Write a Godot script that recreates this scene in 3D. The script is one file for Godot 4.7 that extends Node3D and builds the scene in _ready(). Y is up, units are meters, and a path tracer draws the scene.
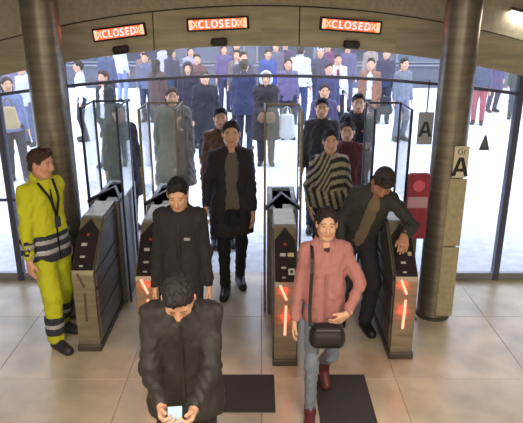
extends Node3D

# ---------------------------------------------------------------- mesh helpers
class MB:
	var v := PackedVector3Array()
	var n := PackedVector3Array()
	var c := PackedColorArray()
	var ix := PackedInt32Array()
	func tri(a: Vector3, b: Vector3, d: Vector3, out: Vector3) -> void:
		var g := (b - a).cross(d - a)
		if g.length_squared() < 1e-14: return
		var nn := g.normalized()
		var s := v.size()
		if nn.dot(out) < 0.0: nn = -nn
		v.append(a); n.append(nn); c.append(Color.WHITE)
		# front faces run clockwise
		if g.dot(nn) > 0.0:
			v.append(d); v.append(b)
		else:
			v.append(b); v.append(d)
		n.append(nn); n.append(nn); c.append(Color.WHITE); c.append(Color.WHITE)
		ix.append(s); ix.append(s + 1); ix.append(s + 2)
	func quad(a: Vector3, b: Vector3, d: Vector3, e: Vector3, out: Vector3) -> void:
		tri(a, b, d, out); tri(a, d, e, out)
	# chamfered box
	func box(p: Vector3, size: Vector3, ch := 0.004, bs := Basis.IDENTITY) -> MB:
		var h := size * 0.5
		ch = minf(ch, minf(h.x, minf(h.y, h.z)) * 0.6)
		var pt := func(sx: int, sy: int, sz: int, f: int) -> Vector3:
			var q := Vector3(sx * (h.x - (0.0 if f == 0 else ch)), sy * (h.y - (0.0 if f == 1 else ch)), sz * (h.z - (0.0 if f == 2 else ch)))
			return p + bs * q
		for s in [-1, 1]:
			quad(pt.call(s, -1, -1, 0), pt.call(s, 1, -1, 0), pt.call(s, 1, 1, 0), pt.call(s, -1, 1, 0), bs * Vector3(s, 0, 0))
			quad(pt.call(-1, s, -1, 1), pt.call(1, s, -1, 1), pt.call(1, s, 1, 1), pt.call(-1, s, 1, 1), bs * Vector3(0, s, 0))
			quad(pt.call(-1, -1, s, 2), pt.call(1, -1, s, 2), pt.call(1, 1, s, 2), pt.call(-1, 1, s, 2), bs * Vector3(0, 0, s))
			for t in [-1, 1]:
				quad(pt.call(s, t, -1, 0), pt.call(s, t, 1, 0), pt.call(s, t, 1, 1), pt.call(s, t, -1, 1), bs * Vector3(s, t, 0))
				quad(pt.call(s, -1, t, 0), pt.call(s, 1, t, 0), pt.call(s, 1, t, 2), pt.call(s, -1, t, 2), bs * Vector3(s, 0, t))
				quad(pt.call(-1, s, t, 1), pt.call(1, s, t, 1), pt.call(1, s, t, 2), pt.call(-1, s, t, 2), bs * Vector3(0, s, t))
				for u in [-1, 1]:
					tri(pt.call(s, t, u, 0), pt.call(s, t, u, 1), pt.call(s, t, u, 2), bs * Vector3(s, t, u))
		return self
	# closed outline in a plane (o + u*x + w*y), extruded by depth along u x w
	func prism(outline: PackedVector2Array, o: Vector3, u: Vector3, w: Vector3, depth: float) -> MB:
		var k := u.cross(w).normalized()
		var t := Geometry2D.triangulate_polygon(outline)
		var area := 0.0
		for i in outline.size():
			area += outline[i].cross(outline[(i + 1) % outline.size()])
		for i in range(0, t.size(), 3):
			var a := o + u * outline[t[i]].x + w * outline[t[i]].y
			var b := o + u * outline[t[i + 1]].x + w * outline[t[i + 1]].y
			var d := o + u * outline[t[i + 2]].x + w * outline[t[i + 2]].y
			tri(a, b, d, -k)
			tri(a + k * depth, b + k * depth, d + k * depth, k)
		for i in outline.size():
			var p := outline[i]
			var q := outline[(i + 1) % outline.size()]
			var e := q - p
			var nn := Vector2(e.y, -e.x) * signf(area)
			var a := o + u * p.x + w * p.y
			var b := o + u * q.x + w * q.y
			quad(a, b, b + k * depth, a + k * depth, u * nn.x + w * nn.y)
		return self
	# smooth lathe about y: profile of (radius, height)
	func lathe(prof: Array, at: Vector3, seg := 40) -> MB:
		for i in prof.size() - 1:
			var p: Vector2 = prof[i]
			var q: Vector2 = prof[i + 1]
			var e := q - p
			if e.length() < 1e-6: continue
			var nn := Vector2(e.y, -e.x).normalized()
			var s := v.size()
			for j in seg + 1:
				var a := TAU * j / seg
				var dir := Vector3(cos(a), 0, sin(a))
				for r in [p, q]:
					v.append(at + dir * r.x + Vector3(0, r.y, 0))
					n.append((dir * nn.x + Vector3(0, nn.y, 0)).normalized())
					c.append(Color.WHITE)
			for j in seg:
				var k := s + j * 2
				for m in [k, k + 2, k + 1, k + 2, k + 3, k + 1]: ix.append(m)
		return self
	func tube(pts: Array, r: float, seg := 10) -> MB:
		var last := Vector3.ZERO
		var rings := []
		for i in pts.size():
			var d: Vector3 = (pts[mini(i + 1, pts.size() - 1)] - pts[maxi(i - 1, 0)]).normalized()
			var side := d.cross(last)
			if i == 0 or side.length() < 0.01:
				if i == 0: last = Vector3.UP if absf(d.y) < 0.9 else Vector3.RIGHT
				side = d.cross(last)
			side = side.normalized()
			last = side.cross(d).normalized()
			var s := v.size()
			rings.append(s)
			for j in seg:
				var a := TAU * j / seg
				var o := side * cos(a) + last * sin(a)
				v.append(pts[i] + o * r); n.append(o); c.append(Color.WHITE)
		for i in pts.size() - 1:
			for j in seg:
				var a: int = rings[i] + j
				var b: int = rings[i] + (j + 1) % seg
				var d: int = rings[i + 1] + j
				var e: int = rings[i + 1] + (j + 1) % seg
				for m in [a, b, d, b, e, d]: ix.append(m)
		for e in [0, pts.size() - 1]:
			var s := v.size()
			var dir: Vector3 = (pts[0] - pts[1]).normalized() if e == 0 else (pts[e] - pts[e - 1]).normalized()
			v.append(pts[e]); n.append(dir); c.append(Color.WHITE)
			for j in seg:
				v.append(v[rings[e] + j]); n.append(dir); c.append(Color.WHITE)
			for j in seg:
				if e == 0:
					ix.append(s); ix.append(s + 1 + j); ix.append(s + 1 + (j + 1) % seg)
				else:
					ix.append(s); ix.append(s + 1 + (j + 1) % seg); ix.append(s + 1 + j)
		return self
	# flat strap that follows a path; w lies across the strap
	func strap(pts: Array, w: Vector3, th: float, outs: Array) -> MB:
		for i in pts.size() - 1:
			var o0: Vector3 = outs[i] * th
			var o1: Vector3 = outs[i + 1] * th
			var a: Vector3 = pts[i]
			var b: Vector3 = pts[i + 1]
			quad(a - w + o0, a + w + o0, b + w + o1, b - w + o1, o0)
			quad(a - w, a + w, b + w, b - w, -o0)
			quad(a - w, a - w + o0, b - w + o1, b - w, -w)
			quad(a + w, a + w + o0, b + w + o1, b + w, w)
		return self
	func add(m: MB, xf: Transform3D, mirror := false) -> void:
		var s := v.size()
		var nb := xf.basis
		for i in m.v.size():
			v.append(xf * m.v[i]); n.append((nb * m.n[i]).normalized()); c.append(m.c[i])
		for i in range(0, m.ix.size(), 3):
			ix.append(s + m.ix[i])
			ix.append(s + m.ix[i + (2 if mirror else 1)])
			ix.append(s + m.ix[i + (1 if mirror else 2)])
	# soft folds of worn cloth
	func folds(amp: float, fq: float, seed_: int) -> MB:
		var nz := FastNoiseLite.new()
		nz.seed = seed_
		nz.noise_type = FastNoiseLite.TYPE_SIMPLEX_SMOOTH
		nz.frequency = fq
		nz.fractal_octaves = 2
		for i in v.size():
			var p := v[i]
			var t := nz.get_noise_3d(p.x * 1.3, p.y + absf(p.x) * 0.5, p.z)
			v[i] = p + n[i] * amp * (1.0 - 2.6 * absf(t))
		n.fill(Vector3.ZERO)
		for t in range(0, ix.size(), 3):
			var nn := (v[ix[t + 2]] - v[ix[t]]).cross(v[ix[t + 1]] - v[ix[t]])
			for k in 3: n[ix[t + k]] += nn
		for i in n.size():
			n[i] = n[i].normalized() if n[i].length_squared() > 1e-16 else Vector3.UP
		return self
	func mesh() -> ArrayMesh:
		var a := []
		a.resize(Mesh.ARRAY_MAX)
		a[Mesh.ARRAY_VERTEX] = v
		a[Mesh.ARRAY_NORMAL] = n
		a[Mesh.ARRAY_COLOR] = c
		a[Mesh.ARRAY_INDEX] = ix
		var m := ArrayMesh.new()
		m.add_surface_from_arrays(Mesh.PRIMITIVE_TRIANGLES, a)
		return m

# distance field on a grid, meshed as surface nets
class Field:
	var o: Vector3
	var g: float
	var nx: int
	var ny: int
	var nz: int
	var d := PackedFloat32Array()
	func _init(lo: Vector3, hi: Vector3, cell: float) -> void:
		o = lo; g = cell
		nx = int(ceil((hi.x - lo.x) / cell)) + 1
		ny = int(ceil((hi.y - lo.y) / cell)) + 1
		nz = int(ceil((hi.z - lo.z) / cell)) + 1
		d.resize(nx * ny * nz); d.fill(1000.0)
	func copy() -> Field:
		var f := Field.new(o, o, g)
		f.nx = nx; f.ny = ny; f.nz = nz; f.d = d.duplicate()
		return f
	func rng(lo: Vector3, hi: Vector3) -> Array:
		return [clampi(int((lo.x - o.x) / g), 0, nx - 1), clampi(int((hi.x - o.x) / g) + 1, 0, nx - 1), clampi(int((lo.y - o.y) / g), 0, ny - 1), clampi(int((hi.y - o.y) / g) + 1, 0, ny - 1), clampi(int((lo.z - o.z) / g), 0, nz - 1), clampi(int((hi.z - o.z) / g) + 1, 0, nz - 1)]
	# tapered capsule; flat squeezes it in depth; carve cuts it out
	func cap(a: Vector3, b: Vector3, ra: float, rb: float, k := 0.03, flat := 1.0, carve := false) -> void:
		var m := maxf(ra, rb) + k + g * 2.0
		var q := rng(a.min(b) - Vector3(m, m, m), a.max(b) + Vector3(m, m, m))
		var i0: int = q[0]
		var i1: int = q[1]
		var ab := b - a
		var bx := ab.x
		var by := ab.y
		var bz := ab.z
		var inv := 1.0 / maxf(ab.length_squared(), 1e-9)
		var dr := rb - ra
		var k4 := 0.25 / k
		for j in range(q[2], q[3] + 1):
			var py := o.y + j * g - a.y
			for l in range(q[4], q[5] + 1):
				var pz := o.z + l * g - a.z
				var s := py * by + pz * bz
				var at := (j * nz + l) * nx + i0
				var px := o.x + i0 * g - a.x
				for i in range(i0, i1 + 1):
					var t := clampf((s + px * bx) * inv, 0.0, 1.0)
					var x := px - bx * t
					var y := py - by * t
					var z := (pz - bz * t) * flat
					var e := sqrt(x * x + y * y + z * z) - ra - dr * t
					if carve:
						if -e > d[at]: d[at] = -e
					else:
						var w := d[at]
						var h := k - absf(w - e)
						if e > w: e = w
						if h > 0.0: e -= h * h * k4
						d[at] = e
					px += g
					at += 1
	func ell(p: Vector3, r: Vector3, k := 0.02, carve := false) -> void:
		var m := k + g * 2.0
		var q := rng(p - r - Vector3(m, m, m), p + r + Vector3(m, m, m))
		var rm := minf(r.x, minf(r.y, r.z))
		for j in range(q[2], q[3] + 1):
			var y := (o.y + j * g - p.y) / r.y
			for l in range(q[4], q[5] + 1):
				var z := (o.z + l * g - p.z) / r.z
				var at: int = (j * nz + l) * nx + q[0]
				for i in range(q[0], q[1] + 1):
					var x := (o.x + i * g - p.x) / r.x
					var k0 := sqrt(x * x + y * y + z * z)
					var k1 := sqrt(x * x / (r.x * r.x) + y * y / (r.y * r.y) + z * z / (r.z * r.z))
					var e := -rm if k1 < 1e-6 else k0 * (k0 - 1.0) / k1
					if carve:
						if -e > d[at]: d[at] = -e
					else:
						var w := d[at]
						var h := k - absf(w - e)
						if e > w: e = w
						if h > 0.0: e -= h * h * 0.25 / k
						d[at] = e
					at += 1
	# keep the side that nrm points to
	func keep(p: Vector3, nrm: Vector3) -> void:
		var at := 0
		for j in ny:
			for l in nz:
				var s := (o.y + j * g - p.y) * nrm.y + (o.z + l * g - p.z) * nrm.z
				for i in nx:
					if d[at] < 900.0:
						var e := -(s + (o.x + i * g - p.x) * nrm.x)
						if e > d[at]: d[at] = e
					at += 1
	func net(iso := 0.0, colour: Variant = null) -> MB:
		var mb := MB.new()
		var id := PackedInt32Array()
		id.resize(d.size()); id.fill(-1)
		var far := g * 3.2
		var sy := nz * nx
		var off := PackedInt32Array([0, 1, nx, nx + 1, sy, sy + 1, sy + nx, sy + nx + 1])
		var ea := PackedInt32Array([0, 2, 4, 6, 0, 1, 4, 5, 0, 1, 2, 3])
		var eb := PackedInt32Array([1, 3, 5, 7, 2, 3, 6, 7, 4, 5, 6, 7])
		var cv := PackedFloat32Array()
		cv.resize(8)
		for j in ny - 1:
			for l in nz - 1:
				var at := (j * nz + l) * nx
				for i in nx - 1:
					var w := d[at] - iso
					if w < far and w > -far:
						var mask := 0
						for t in 8:
							var e := d[at + off[t]] - iso
							cv[t] = e
							if e < 0.0: mask |= 1 << t
						if mask != 0 and mask != 255:
							var sum := Vector3.ZERO
							var cnt := 0
							for t in 12:
								var p := ea[t]
								var q := eb[t]
								var e0 := cv[p]
								var e1 := cv[q]
								if (e0 < 0.0) != (e1 < 0.0):
									var f := clampf(e0 / (e0 - e1), 0.02, 0.98)
									var pa := Vector3(p & 1, (p >> 2) & 1, (p >> 1) & 1)
									var pb := Vector3(q & 1, (q >> 2) & 1, (q >> 1) & 1)
									sum += pa.lerp(pb, f)
									cnt += 1
							id[at] = mb.v.size()
							mb.v.append(o + (Vector3(i, j, l) + sum / cnt) * g)
							var ins := (mask & 1) != 0
							if i > 0 and j > 0 and l > 0:
								if ins != ((mask & 2) != 0): face(mb, id[at], id[at - sy], id[at - sy - nx], id[at - nx], ins)
								if ins != ((mask & 4) != 0): face(mb, id[at], id[at - 1], id[at - 1 - sy], id[at - sy], ins)
								if ins != ((mask & 16) != 0): face(mb, id[at], id[at - nx], id[at - nx - 1], id[at - 1], ins)
					at += 1
		mb.n.resize(mb.v.size()); mb.n.fill(Vector3.ZERO)
		for t in range(0, mb.ix.size(), 3):
			var a := mb.ix[t]
			var b := mb.ix[t + 1]
			var e := mb.ix[t + 2]
			var nn := (mb.v[e] - mb.v[a]).cross(mb.v[b] - mb.v[a])
			mb.n[a] += nn; mb.n[b] += nn; mb.n[e] += nn
		mb.c.resize(mb.v.size()); mb.c.fill(Color.WHITE)
		for t in mb.v.size():
			mb.n[t] = mb.n[t].normalized() if mb.n[t].length_squared() > 1e-16 else Vector3.UP
			if colour != null: mb.c[t] = colour.call(mb.v[t])
		return mb
	func face(mb: MB, a: int, b: int, e: int, f: int, ins: bool) -> void:
		if a < 0 or b < 0 or e < 0 or f < 0: return
		if ins:
			for t in [a, b, e, a, e, f]: mb.ix.append(t)
		else:
			for t in [a, e, b, a, f, e]: mb.ix.append(t)

# ---------------------------------------------------------------- scene helpers
var taken := {}
func numbered(called: String) -> String:
	var k: int = taken.get(called, 0)
	taken[called] = k + 1
	return called if k == 0 else "%s_%03d" % [called, k]

func obj(called: String, mb: MB, m: Material, parent: Node = self) -> MeshInstance3D:
	return inst(called, mb.mesh(), m, parent)

func inst(called: String, mesh: Mesh, m: Material, parent: Node = self) -> MeshInstance3D:
	var o := MeshInstance3D.new()
	o.name = numbered(called) if parent == self else called
	o.mesh = mesh
	o.material_override = m
	o.cast_shadow = GeometryInstance3D.SHADOW_CASTING_SETTING_ON
	parent.add_child(o, true)
	return o

func tag(o: Node, label: String, category: String, group := "") -> Node:
	o.set_meta("label", label); o.set_meta("category", category)
	if group != "": o.set_meta("group", group)
	return o

func struct(called: String, label: String, category: String) -> Node3D:
	var o := Node3D.new()
	o.name = called
	add_child(o)
	o.set_meta("kind", "structure")
	return tag(o, label, category) as Node3D

func thing(called: String, label: String, category: String, at: Vector3, turn := 0.0, group := "") -> Node3D:
	var o := Node3D.new()
	o.name = numbered(called)
	add_child(o)
	o.position = at; o.rotation.y = turn
	return tag(o, label, category, group) as Node3D

func rgb(r: float, g: float, b: float) -> Color:
	return Color(r / 255.0, g / 255.0, b / 255.0)

func noise_tex(seed_: int, freq: float, lo: float, hi: float, size := 256, stretch := 1) -> ImageTexture:
	var nn := FastNoiseLite.new()
	nn.seed = seed_
	nn.noise_type = FastNoiseLite.TYPE_SIMPLEX_SMOOTH
	nn.frequency = freq
	nn.fractal_octaves = 4
	var src := nn.get_seamless_image(size, size)
	var im := Image.create(size, size, false, Image.FORMAT_RGB8)
	for y in size:
		for x in size:
			var t := src.get_pixel(x / stretch, y).r
			var q := lerpf(lo, hi, t)
			im.set_pixel(x, y, Color(q, q, q))
	return ImageTexture.create_from_image(im)

var tx := {}
func mat(col: Color, rough := 0.7, metal := 0.0, tex := "", scale := 1.0) -> StandardMaterial3D:
	var m := StandardMaterial3D.new()
	m.albedo_color = col
	m.roughness = rough
	m.metallic = metal
	if tex != "":
		m.albedo_texture = tx[tex]
		m.uv1_triplanar = true
		m.uv1_world_triplanar = true
		m.uv1_scale = Vector3.ONE * scale
	return m

func cloth(col: Color, sheen := 0.15) -> StandardMaterial3D:
	var m := mat(col, 0.85, 0.0, "weave", 5.0)
	m.uv1_world_triplanar = false
	m.rim_enabled = true
	m.rim = sheen
	m.rim_tint = 0.6
	return m

func skin(col: Color) -> StandardMaterial3D:
	var m := mat(col, 0.55)
	m.vertex_color_use_as_albedo = true
	return m

func glow(col: Color, energy: float) -> StandardMaterial3D:
	var m := mat(col, 0.5)
	m.emission_enabled = true
	m.emission = col
	m.emission_energy_multiplier = energy
	return m

func glass(col: Color, a: float) -> StandardMaterial3D:
	var m := mat(Color(col.r, col.g, col.b, a), 0.03)
	m.transparency = BaseMaterial3D.TRANSPARENCY_ALPHA
	return m

func lettering(text: String, size: float, m: Material, parent: Node, at: Vector3, bold := true, depth := 0.002) -> MeshInstance3D:
	var f := SystemFont.new()
	f.font_names = PackedStringArray(["Droid Sans"])
	f.font_weight = 700 if bold else 400
	var t := TextMesh.new()
	t.text = text
	t.font = f
	t.font_size = 64
	t.pixel_size = size / 64.0
	t.depth = depth
	var o := inst("lettering", t, m, parent)
	o.position = at
	return o

# the vault of the ceiling and of the header under it
func vault(x: float) -> float:
	return 2.78 - 0.052 * minf(x * x, 7.3)
func header_foot(x: float) -> float:
	return 2.42 - 0.045 * minf(x * x, 7.3)
func transom_at(x: float) -> float:
	return 2.14 - 0.028 * minf(x * x, 7.3)

# a band between two curves over x, extruded in depth
func arch_band(x0: float, x1: float, low: Callable, high: Callable, z: float, depth: float, steps := 8) -> MB:
	var p := PackedVector2Array()
	for i in steps + 1:
		var x := lerpf(x0, x1, float(i) / steps)
		p.append(Vector2(x, low.call(x)))
	for i in steps + 1:
		var x := lerpf(x1, x0, float(i) / steps)
		p.append(Vector2(x, high.call(x)))
	return MB.new().prism(p, Vector3(0, 0, z), Vector3.RIGHT, Vector3.UP, depth)

# ---------------------------------------------------------------- people
var T := {}   # shared head, hair, hand and shoe shapes
func face_colour(p: Vector3) -> Color:
	var x := absf(p.x)
	if p.z > 0.05:
		var e := Vector2(x - 0.032, p.y - 0.012)
		if e.length() < 0.0065: return Color(0.06, 0.05, 0.05)
		if Vector2(e.x, e.y * 1.9).length() < 0.015: return Color(1.15, 1.25, 1.35)
		if absf(p.y - 0.033 + x * 0.08) < 0.005 and x > 0.014 and x < 0.05: return Color(0.25, 0.22, 0.2)
		if x < 0.024 and absf(p.y + 0.058) < 0.009 - x * 0.15: return Color(0.85, 0.55, 0.55)
	return Color.WHITE

func make_head(cell: float) -> MB:
	var f := Field.new(Vector3(-0.11, -0.17, -0.13), Vector3(0.11, 0.14, 0.14), cell)
	f.ell(Vector3(0, 0.028, -0.012), Vector3(0.076, 0.086, 0.095))
	f.ell(Vector3(0, -0.035, 0.02), Vector3(0.06, 0.075, 0.068), 0.03)
	f.ell(Vector3(0, -0.093, 0.055), Vector3(0.026, 0.02, 0.02), 0.02)
	for s in [-1.0, 1.0]:
		f.ell(Vector3(s * 0.04, -0.02, 0.058), Vector3(0.024, 0.024, 0.022), 0.02)
		f.cap(Vector3(s * 0.055, -0.06, 0.0), Vector3(s * 0.03, -0.09, 0.045), 0.016, 0.014, 0.03)
		f.ell(Vector3(s * 0.08, -0.005, -0.005), Vector3(0.01, 0.031, 0.019), 0.008)
	f.cap(Vector3(-0.04, 0.03, 0.07), Vector3(0.04, 0.03, 0.07), 0.012, 0.012, 0.015)
	f.cap(Vector3(0, 0.015, 0.085), Vector3(0, -0.026, 0.105), 0.008, 0.013, 0.014)
	f.cap(Vector3(-0.012, -0.03, 0.094), Vector3(0.012, -0.03, 0.094), 0.009, 0.009, 0.008)
	f.cap(Vector3(-0.018, -0.058, 0.08), Vector3(0.018, -0.058, 0.08), 0.008, 0.008, 0.01)
	for s in [-1.0, 1.0]:
		f.ell(Vector3(s * 0.032, 0.011, 0.094), Vector3(0.017, 0.011, 0.013), 0.01, true)
		f.ell(Vector3(s * 0.032, 0.012, 0.074), Vector3(0.013, 0.013, 0.013), 0.004)
	f.cap(Vector3(0, -0.06, -0.02), Vector3(0, -0.165, -0.03), 0.054, 0.058, 0.03)
	return f.net(0.0, face_colour)

func make_hair(kind: String, cell: float) -> MB:
	var f := Field.new(Vector3(-0.17, -0.36, -0.21), Vector3(0.17, 0.22, 0.17), cell)
	if kind == "cap":
		f.ell(Vector3(0, 0.04, -0.012), Vector3(0.088, 0.092, 0.106))
		f.keep(Vector3(0, 0.028, 0), Vector3(0, 1, -0.12).normalized())
		f.cap(Vector3(-0.035, 0.042, 0.09), Vector3(0.035, 0.042, 0.09), 0.05, 0.05, 0.008, 1.0)
		f.keep(Vector3(0, 0.026, 0), Vector3(0, 1, -0.12).normalized())
		f.cap(Vector3(0, 0.10, 0.11), Vector3(0, 0.09, 0.16), 0.05, 0.05, 0.01, 1.0, true)
		return f.net()
	if kind == "beanie":
		f.ell(Vector3(0, 0.045, -0.014), Vector3(0.089, 0.098, 0.108))
		f.keep(Vector3(0, 0.03, 0), Vector3(0, 1, -0.25).normalized())
		return f.net()
	if kind == "hood" or kind == "furhood":
		f.ell(Vector3(0, 0.02, -0.03), Vector3(0.115, 0.135, 0.135))
		f.cap(Vector3(-0.06, -0.13, -0.02), Vector3(0.06, -0.13, -0.02), 0.085, 0.085, 0.05)
		f.ell(Vector3(0, 0.0, 0.09), Vector3(0.072, 0.1, 0.12), 0.01, true)
		f.ell(Vector3(0, -0.06, 0.1), Vector3(0.055, 0.1, 0.1), 0.01, true)
		return f.net()
	if kind == "fur":
		var last := Vector3.ZERO
		for i in 17:
			var a := lerpf(-0.75, PI + 0.75, i / 16.0)
			var p := Vector3(cos(a) * 0.098, sin(a) * 0.12 + 0.005, 0.055)
			if i > 0: f.cap(last, p, 0.027, 0.027, 0.01)
			last = p
		return f.net()
	# hair of the head
	f.ell(Vector3(0, 0.036, -0.018), Vector3(0.085, 0.094, 0.103))
	if kind == "short":
		f.cap(Vector3(-0.03, 0.10, 0.05), Vector3(0.03, 0.105, 0.045), 0.03, 0.03, 0.03)
		f.cap(Vector3(-0.05, -0.04, -0.06), Vector3(0.05, -0.04, -0.06), 0.03, 0.03, 0.03)
	else:
		for s in [-1.0, 1.0]:
			f.cap(Vector3(s * 0.055, 0.04, -0.035), Vector3(s * 0.062, -0.10, -0.035), 0.036, 0.028, 0.03)
			f.cap(Vector3(s * 0.045, 0.0, -0.06), Vector3(s * 0.05, -0.2 if kind == "long" else -0.1, -0.06), 0.05, 0.035, 0.03)
		if kind == "long":
			f.cap(Vector3(0, 0.0, -0.075), Vector3(0, -0.26, -0.08), 0.06, 0.045, 0.03)
		if kind == "bun":
			f.ell(Vector3(0, 0.15, -0.03), Vector3(0.045, 0.042, 0.045), 0.02)
		if kind == "bushy":
			f.ell(Vector3(0, 0.05, -0.02), Vector3(0.13, 0.125, 0.13), 0.03)
	f.ell(Vector3(0, -0.033, 0.075), Vector3(0.084 if kind == "short" else 0.068, 0.108, 0.09), 0.01, true)
	if kind == "short":
		for s in [-1.0, 1.0]:
			f.ell(Vector3(s * 0.09, -0.055, 0.0), Vector3(0.042, 0.06, 0.075), 0.01, true)
	return f.net().folds(0.007, 24.0, 4)

# a left hand: wrist at the origin, fingers down -y, palm to +z, thumb to +x
func make_hand(curl: float, cell: float) -> MB:
	var f := Field.new(Vector3(-0.06, -0.21, -0.04), Vector3(0.085, 0.04, 0.11), cell)
	var xs := [0.032, 0.0105, -0.0105, -0.031]
	var ls := [0.074, 0.083, 0.076, 0.06]
	f.cap(Vector3(0, 0.03, 0), Vector3(0, -0.01, 0), 0.027, 0.024, 0.01)
	for i in 4:
		var kn := Vector3(xs[i], -0.09 + absf(xs[i] - 0.01) * 0.25, 0)
		f.cap(Vector3(xs[i] * 0.55, -0.012, 0), kn, 0.017, 0.0125, 0.012)
		var p := kn
		var a := 0.0
		for t in 3:
			a += [0.55, 0.95, 0.7][t] * curl
			var q: Vector3 = p + Vector3(xs[i] * 0.06, -cos(a), sin(a)).normalized() * (ls[i] * [0.45, 0.31, 0.24][t])
			f.cap(p, q, 0.0096 - t * 0.0008, 0.0088 - t * 0.0008, 0.003)
			p = q
	f.cap(Vector3(0.014, -0.028, 0.006), Vector3(0.045, -0.062, 0.018), 0.015, 0.0115, 0.01)
	f.cap(Vector3(0.045, -0.062, 0.018), Vector3(0.052, -0.098, 0.03 + curl * 0.008), 0.011, 0.0085, 0.004)
	return f.net()

func make_shoe(cell: float) -> MB:
	var f := Field.new(Vector3(-0.08, -0.03, -0.12), Vector3(0.08, 0.2, 0.24), cell)
	f.cap(Vector3(0, 0.035, -0.045), Vector3(0.004, 0.03, 0.14), 0.042, 0.044, 0.03)
	f.cap(Vector3(0, 0.06, -0.02), Vector3(0, 0.13, -0.02), 0.048, 0.047, 0.03)
	f.cap(Vector3(0, 0.07, 0.0), Vector3(0, 0.04, 0.09), 0.04, 0.036, 0.03)
	f.keep(Vector3.ZERO, Vector3.UP)
	return f.net()

func ik(a: Vector3, b: Vector3, l1: float, l2: float, hint: Vector3) -> Array:
	var d := b - a
	var l := minf(d.length(), (l1 + l2) * 0.998)
	d = d.normalized()
	b = a + d * l
	var x := (l1 * l1 - l2 * l2 + l * l) / (2.0 * l)
	var h := sqrt(maxf(l1 * l1 - x * x, 0.0))
	var side := (hint - d * hint.dot(d)).normalized()
	return [a + d * x + side * h, b]

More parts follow.
